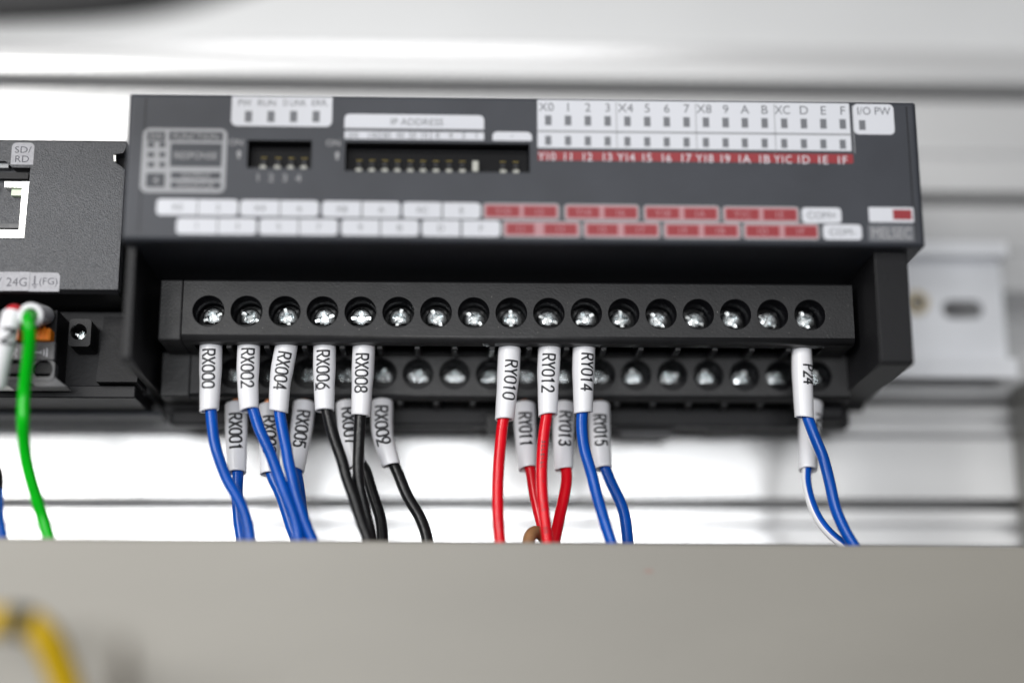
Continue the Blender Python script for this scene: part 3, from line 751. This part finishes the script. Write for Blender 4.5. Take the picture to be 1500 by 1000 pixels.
B, Rd, K = MT['blue'], MT['red'], MT['black']
# front row of wires
F0, F1 = 5.5, 4.0
wire('w', 'RX000', B, 'blue', 'blue wire in the white sleeve printed RX000, first under the upper row', [(309, 505), (308, 555), (306.5, 601)],
     [(309.5, 604), (311.5, 625), (315.5, 652), (322, 676), (331, 700), (345, 724), (357, 748), (364.5, 772), (367.6, 792), (369, 830)], F0, F1, -1, 516, 572)
wire('w', 'RX002', B, 'blue', 'blue wire in the white sleeve printed RX002, curving right below it', [(364.5, 504), (363, 556), (365, 600)],
     [(372, 603), (379, 628), (390.4, 652), (400, 676), (409.6, 700), (419, 724), (427.6, 748), (434.8, 772), (437.5, 792), (439, 830)], F0, F1, 1, 515, 571)
wire('w', 'RX004', B, 'blue', 'blue wire in the white sleeve printed RX004, beside the RX002 wire', [(420, 504), (411, 556), (408, 602)],
     [(409.6, 605), (413, 628), (418, 652), (422, 676), (429, 700), (433.6, 724), (441, 748), (449, 772), (457.6, 792), (470, 830)], F0, F1+1, 2, 520, 574)
wire('w', 'RX006', K, 'black', 'black wire in the white sleeve printed RX006', [(475.5, 504), (475, 556), (475.5, 601)],
     [(480, 604), (486, 628), (493.6, 652), (502, 676), (508, 700), (516.4, 724), (523.6, 748), (532, 772), (539, 792), (549, 830)], F0, F1-1, -1, 518, 574, under=True)
wire('w', 'RX008', K, 'black', 'black wire in the white sleeve printed RX008', [(533, 508), (531, 556), (528.4, 608)],
     [(527, 612), (526, 652), (525, 688), (527, 712), (532, 736), (537, 760), (542, 779), (545, 792), (550, 830)], F0, F1+2, -1, 522, 578)
wire('w', 'RY010', Rd, 'red', 'red wire in the white sleeve printed RY010, leftmost of the red ones', [(746.3, 511.5), (744, 556), (739, 614)],
     [(737, 619), (733, 650), (730, 682), (728.4, 714), (729.4, 746), (731.6, 778), (733, 793), (737, 830)], F0, F1, 4, 532, 588)
wire('w', 'RY012', Rd, 'red', 'red wire with faint black printing in the white sleeve printed RY012', [(805, 507), (803, 556), (802.6, 608)],
     [(800.5, 612), (797, 637), (795, 663), (794, 688.5), (794.3, 714), (795.7, 740), (798.5, 765), (802, 793), (808, 830)], F0, F1, -1, 523, 578)
wire('w', 'RY014', B, 'blue', 'blue wire in the white sleeve printed RY014, right of the red wires', [(855.5, 507), (854.4, 556), (854.4, 604)],
     [(852.7, 608.5), (853, 634), (856.5, 660), (864.5, 688.5), (872.5, 720.5), (882, 749), (888.5, 772), (895, 793), (906, 830)], F0, F1, 5, 522, 576)
wire('w', 'P24', B, 'blue', 'blue wire in the white sleeve printed P24, alone near the right end', [(1174, 507), (1175.5, 556), (1178, 611)],
     [(1184, 615), (1195, 644), (1206.5, 669), (1216, 708), (1222.5, 740), (1232, 765), (1243, 788), (1251, 800), (1270, 835)], F0, F1, 8, 538, 566, tops=(2.1, 2.25, 2.15, 2.05))
# back row of wires
G0, G1 = 16.0, 10.5
wire('w', 'RX001', B, 'blue', 'blue wire in the white sleeve printed RX001, hanging behind the RX000 wire', [(346, 594), (346, 640), (347, 692)],
     [(349, 697), (348, 724), (349.6, 760), (354, 792), (356, 830)], G0, G1, 1, 611, 664)
wire('w', 'RX003', B, 'blue', 'blue wire in the half hidden white sleeve printed RX003, behind the RX002 wire', [(394, 596), (395, 645), (394.7, 694)],
     [(398, 697), (408, 714), (418, 743), (426.4, 772), (434, 792), (440, 830)], G0, G1, 2, 615, 668)
wire('w', 'RX005', B, 'blue', 'blue wire in the tilted white sleeve printed RX005, behind the RX004 wire', [(446, 592), (440, 640), (432, 688)],
     [(433.6, 693), (436, 705), (439, 724), (444, 758), (449, 792), (455, 830)], G0, G1, 2, 607, 659)
wire('w', 'RX007', K, 'black', 'black wire in the half hidden white sleeve printed RX007, behind the RX008 wire', [(508, 592), (512.5, 640), (523, 682)],
     [(534, 686), (542.8, 712), (551, 736), (557, 755), (559.6, 777), (560, 792), (558, 830)], G0, G1, 2, 603, 654)
wire('w', 'RX009', K, 'black', 'black wire in the white sleeve printed RX009, rightmost of the black ones', [(559.5, 590), (560.5, 635), (573, 681)],
     [(580, 687), (589.6, 710), (601.6, 734), (613.6, 753), (621, 772), (626, 792), (629, 830)], G0, G1, 0, 600, 654, under=True)
wire('w', 'RY011', Rd, 'red', 'red wire in the white sleeve printed RY011, between RY010 and RY012', [(768, 594), (770, 644), (773, 686)],
     [(778, 689), (781.5, 714), (787.7, 746), (794, 772), (800, 793), (806, 830)], G0, G1, 0, 610, 658)
wire('w', 'RY013', Rd, 'red', 'red wire in the white sleeve printed RY013, curving back to the left', [(827, 594), (825, 644), (826, 687)],
     [(830, 690), (830, 708), (826, 730), (819.7, 756), (815, 778), (811.7, 793), (806, 830)], G0, G1-2, 2, 609, 658)
wire('w', 'RY015', B, 'blue', 'blue wire in the white sleeve printed RY015, right behind the RY014 wire', [(877, 594), (879, 644), (882.8, 686)],
     [(888, 689), (895, 708), (904.5, 727), (912.5, 746), (917, 765), (920.5, 793), (923, 830)], G0, G1, 0, 613, 657)
wire('w', 'N24', B, 'blue and white', 'blue and white striped wire in a white sleeve behind the P24 wire', [(1189, 592), (1185.6, 640), (1183.4, 688)],
     [(1181.5, 691), (1183, 714), (1190.4, 743), (1202, 765), (1219, 784.6), (1238.5, 800), (1275, 832)], G0, G1-3, 14, 611, 648, stripe=True)
# faint printing along the RY012 wire
wr = [o for o in COL.objects if o.get('label', '').startswith('red wire with faint')][0]
wp = spline([at(x, y, 5.5-1.5*(y-507)/323) for x, y in [(800.5, 612), (797, 637), (795, 663), (794, 688.5), (794.3, 714), (795.7, 740), (798.5, 765), (802, 793)]], 0.8)
m = MB(); fr = frames(wp)
rn = random.Random(5)
def tick(i0, du, v0, dv):
    vs = []
    for (u, v) in ((0, 0), (du, 0), (du, dv), (0, dv)):
        i = i0+u; j = min(len(wp)-2, int(i)); t = i-j
        p_ = wp[j].lerp(wp[j+1], t); a, b, _ = fr[j]
        if b.x < 0: b = -b
        ph = (v0+v)/1.22; vs.append(p_+(a*math.cos(ph)+b*math.sin(ph))*1.245)
    m.add(vs, [(0, 1, 2, 3)])
for (c0, c1) in ((1.2, 2.6), (5.5, 12.0), (14.5, 15.6), (18, 21), (25.5, 26.8)):
    c = c0
    while c < c1:
        if rn.random() < .85: tick(c, 0.14, -0.45, 0.75)
        if rn.random() < .8: tick(c, 0.55, -0.45, 0.16)
        if rn.random() < .5: tick(c+0.3, 0.14, -0.4, rn.choice((0.35, 0.7)))
        if rn.random() < .5: tick(c, 0.5, 0.15, 0.14)
        c += 0.95
m.build('lettering', MT['ink'], wr)

# green earth wire and its pale boot
gw = empty('earth_wire', at(45, 462, -6), 'bright green wire with a pale collar, hanging from the plug of the left module', 'wire')
pts = [at(40, 464, -10.5), at(41.5, 472, -12), at(44, 490, -11), at(42.5, 515, -9), at(38.5, 545, -7), at(35, 580, -5), at(34, 612, -5), at(34.5, 640, -3), at(38, 672, -1), at(46, 705, 0.5), at(56, 737, 2), at(63, 760, 3), at(72, 790, 3), at(84, 830, 3)]
pre = [at(62, 462, 1), at(52, 462, -5)]
MB().tube(spline(pre+pts, 0.8), 1.28, 20).build('insulation', MT['green'], gw)
cpts = [at(66, 462, 1.0), at(60, 461.5, -2), at(52, 461.5, -5.5), at(45, 462, -8.8)]
m = MB(); cs = spline(cpts, 0.6); n = len(cs)
m.tube(cs, [2.0+0.55*(i/(n-1)) for i in range(n)], 24, True, False)
a, b, t = frames(cs)[-1]; vs = []; e = cs[-1]
for r_, off in ((2.55, 0), (2.4, 0.25), (1.75, 0.25), (1.5, 0), (1.4, -3)):
    vs += [e+t*off+(a*math.cos(2*math.pi*j/24)+b*math.sin(2*math.pi*j/24))*r_ for j in range(24)]
m.add(vs, [(k*24+j, k*24+(j+1) % 24, (k+1)*24+(j+1) % 24, (k+1)*24+j) for k in range(4) for j in range(24)], 0, True)
m.build('collar', MT['sleeve'], gw)

# red wire with white sleeve beside it
rw = empty('sleeved_wire', at(15, 470, -6), 'white sleeve with a dark printed mark on a red wire, slanting at the left edge', 'wire')
MB().tube(spline([at(30, 470, 1), at(27, 458, -3), at(19, 456, -6), at(13, 466, -8), at(8, 490, -7)], 0.6), 1.5, 18).build('insulation', MT['red'], rw)
cs = spline([at(18, 461, -7), at(13, 480, -8), at(6, 510, -6.5), at(0, 535, -5), at(-6, 565, -3)], 0.6); n = len(cs)
m = MB(); m.tube(cs, [2.05]*n, 24, False, True); sl_ = m.build('marker_sleeve', MT['sleeve'], rw)
sleeve_text(cs, [2.05]*n, 'N', 3.6, 0.5, 2.2, 2.3, 2.6, 0.6).build('lettering', MT['ink'], sl_)

# blue wire bottom left, brown end, yellow cable, black hose
bw = empty('blue_wire', at(0, 735, 2), 'dark blue wire with a black end, at the left edge above the duct', 'wire')
MB().tube(spline([at(-4, 715, 3), at(-3.5, 735, 3), at(-3, 755, 3), at(0, 772, 3), at(4, 792, 3), at(10, 830, 3)], 0.8), 1.2, 18).build('insulation', MT['blue'], bw)
MB().tube(spline([at(-14, 678, 3), at(-6, 690, 3), at(-4, 702, 3), at(-5, 716, 3)], 0.6), 1.35, 18).build('end_cap', MT['black'], bw)
br = empty('brown_wire', at(785, 785, 9), 'small brown wire loop behind the red wires, just above the duct', 'wire')
bp = spline([at(775, 835, 7), at(774, 800, 7), at(776, 785, 8), at(784, 778, 9.5), at(795, 784, 11), at(803, 800, 12), at(806, 835, 12)], 0.5)
MB().tube(bp, 1.35, 18).build('insulation', MT['brown'], br)

yc = empty('yellow_cable', at(50, 950, -30), 'yellow cable with a dark band, looping in front of the grey duct', 'cable')
ypts = spline([at(-60, 920, -40), at(-20, 911, -41), at(15, 910, -42), at(45, 913, -42), at(68, 935, -41), at(84, 968, -39), at(98, 1005, -37), at(115, 1060, -35)], 0.8)
MB().tube(ypts, 2.8, 20).build('sheath', MT['yellow'], yc)
i0 = min(range(len(ypts)), key=lambda i: (ypts[i]-at(28, 911, -42)).length)
MB().tube(ypts[i0-2:i0+3], 2.9, 20).build('dark_band', MT['band'], yc)

hs = empty('black_hose', at(150, -5, -80), 'thick black hose, far out of focus, crossing the top left corner', 'hose')
MB().tube(spline([at(-140, 10, -80), at(0, 6, -80), at(120, 0, -80), at(240, -16, -80), at(400, -62, -80)], 1.5), 4.2, 28).build('sheath', MT['hose'], hs)

# ------------------------------------------------------------------ wiring duct
du = empty('wiring_duct', (0, 20, -95), 'warm grey plastic wiring duct across the bottom that the wires drop into', 'duct')
DZ = (at(0, 786, -3).z+at(1500, 800, -3).z)/2
th = math.atan2(at(1500, 800, -3).z-at(0, 786, -3).z, at(1500, 800, -3).x-at(0, 786, -3).x)
def dw(y0, y1, z0, z1, name):
    m = MB(); m.bbox(-220, 220, y0, y1, z0, z1, 0.65); o = m.build(name, MT['duct'], du); return o
dw(-3, -1.4, -118, DZ, 'front_wall'); dw(36, 37.6, -118, DZ-6, 'rear_wall'); dw(-1.39, 35.99, -118, -116.4, 'floor')
m = MB(); p = at(948, 834, -3.02); m.zprism(rrect(p.x-0.9, p.x+0.9, p.z-0.35, p.z+0.35, 0.3), -3.02, -2.9); m.build('ink_mark', mat('faded_red', (0.28, 0.19, 0.165), 0.6), du)
du.rotation_euler = (0, -th, 0)

# grey upright duct, far right, running down behind the end of the rail
MT['duct_dark'] = mat('grey_duct_pvc', (0.12, 0.117, 0.107), 0.5, mottle=(28, 0.93, 1.06, one))
ud = empty('upright_duct', at(1500, 700, 36), 'grey upright duct far right, just beyond the end of the slotted rail', 'duct')
xa = at(1478, 600, 41).x; zt = at(1490, 572, 41).z
MB().bbox(xa, xa+1.6, 4, 40.4, -120, zt, 0.3).build('side_wall', MT['duct_dark'], ud)
MB().bbox(xa+1.61, xa+40, 4.2, 5.8, -120, zt-1, 0.3).build('front_wall', MT['duct_dark'], ud)
MB().bbox(xa+1.61, xa+40, 38.5, 40.3, -120, zt-1, 0.3).build('rear_wall', MT['duct_dark'], ud)

dk = empty('shadow_rod', at(182, 1000, -60), 'dark brown rod added as the soft shadow of the yellow cable, in front of the grey duct', 'cable')  # added rod, its blur stands in for the yellow cable's shadow on the duct
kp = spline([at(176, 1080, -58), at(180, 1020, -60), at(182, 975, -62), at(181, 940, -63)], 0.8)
MB().tube(kp, [2.0-1.3*(i/(len(kp)-1))**1.5 for i in range(len(kp))], 16).build('sheath', mat('shadow_brown', (0.10, 0.085, 0.066), 0.5), dk)  # body of the added shadow rod, not a real cable sheath
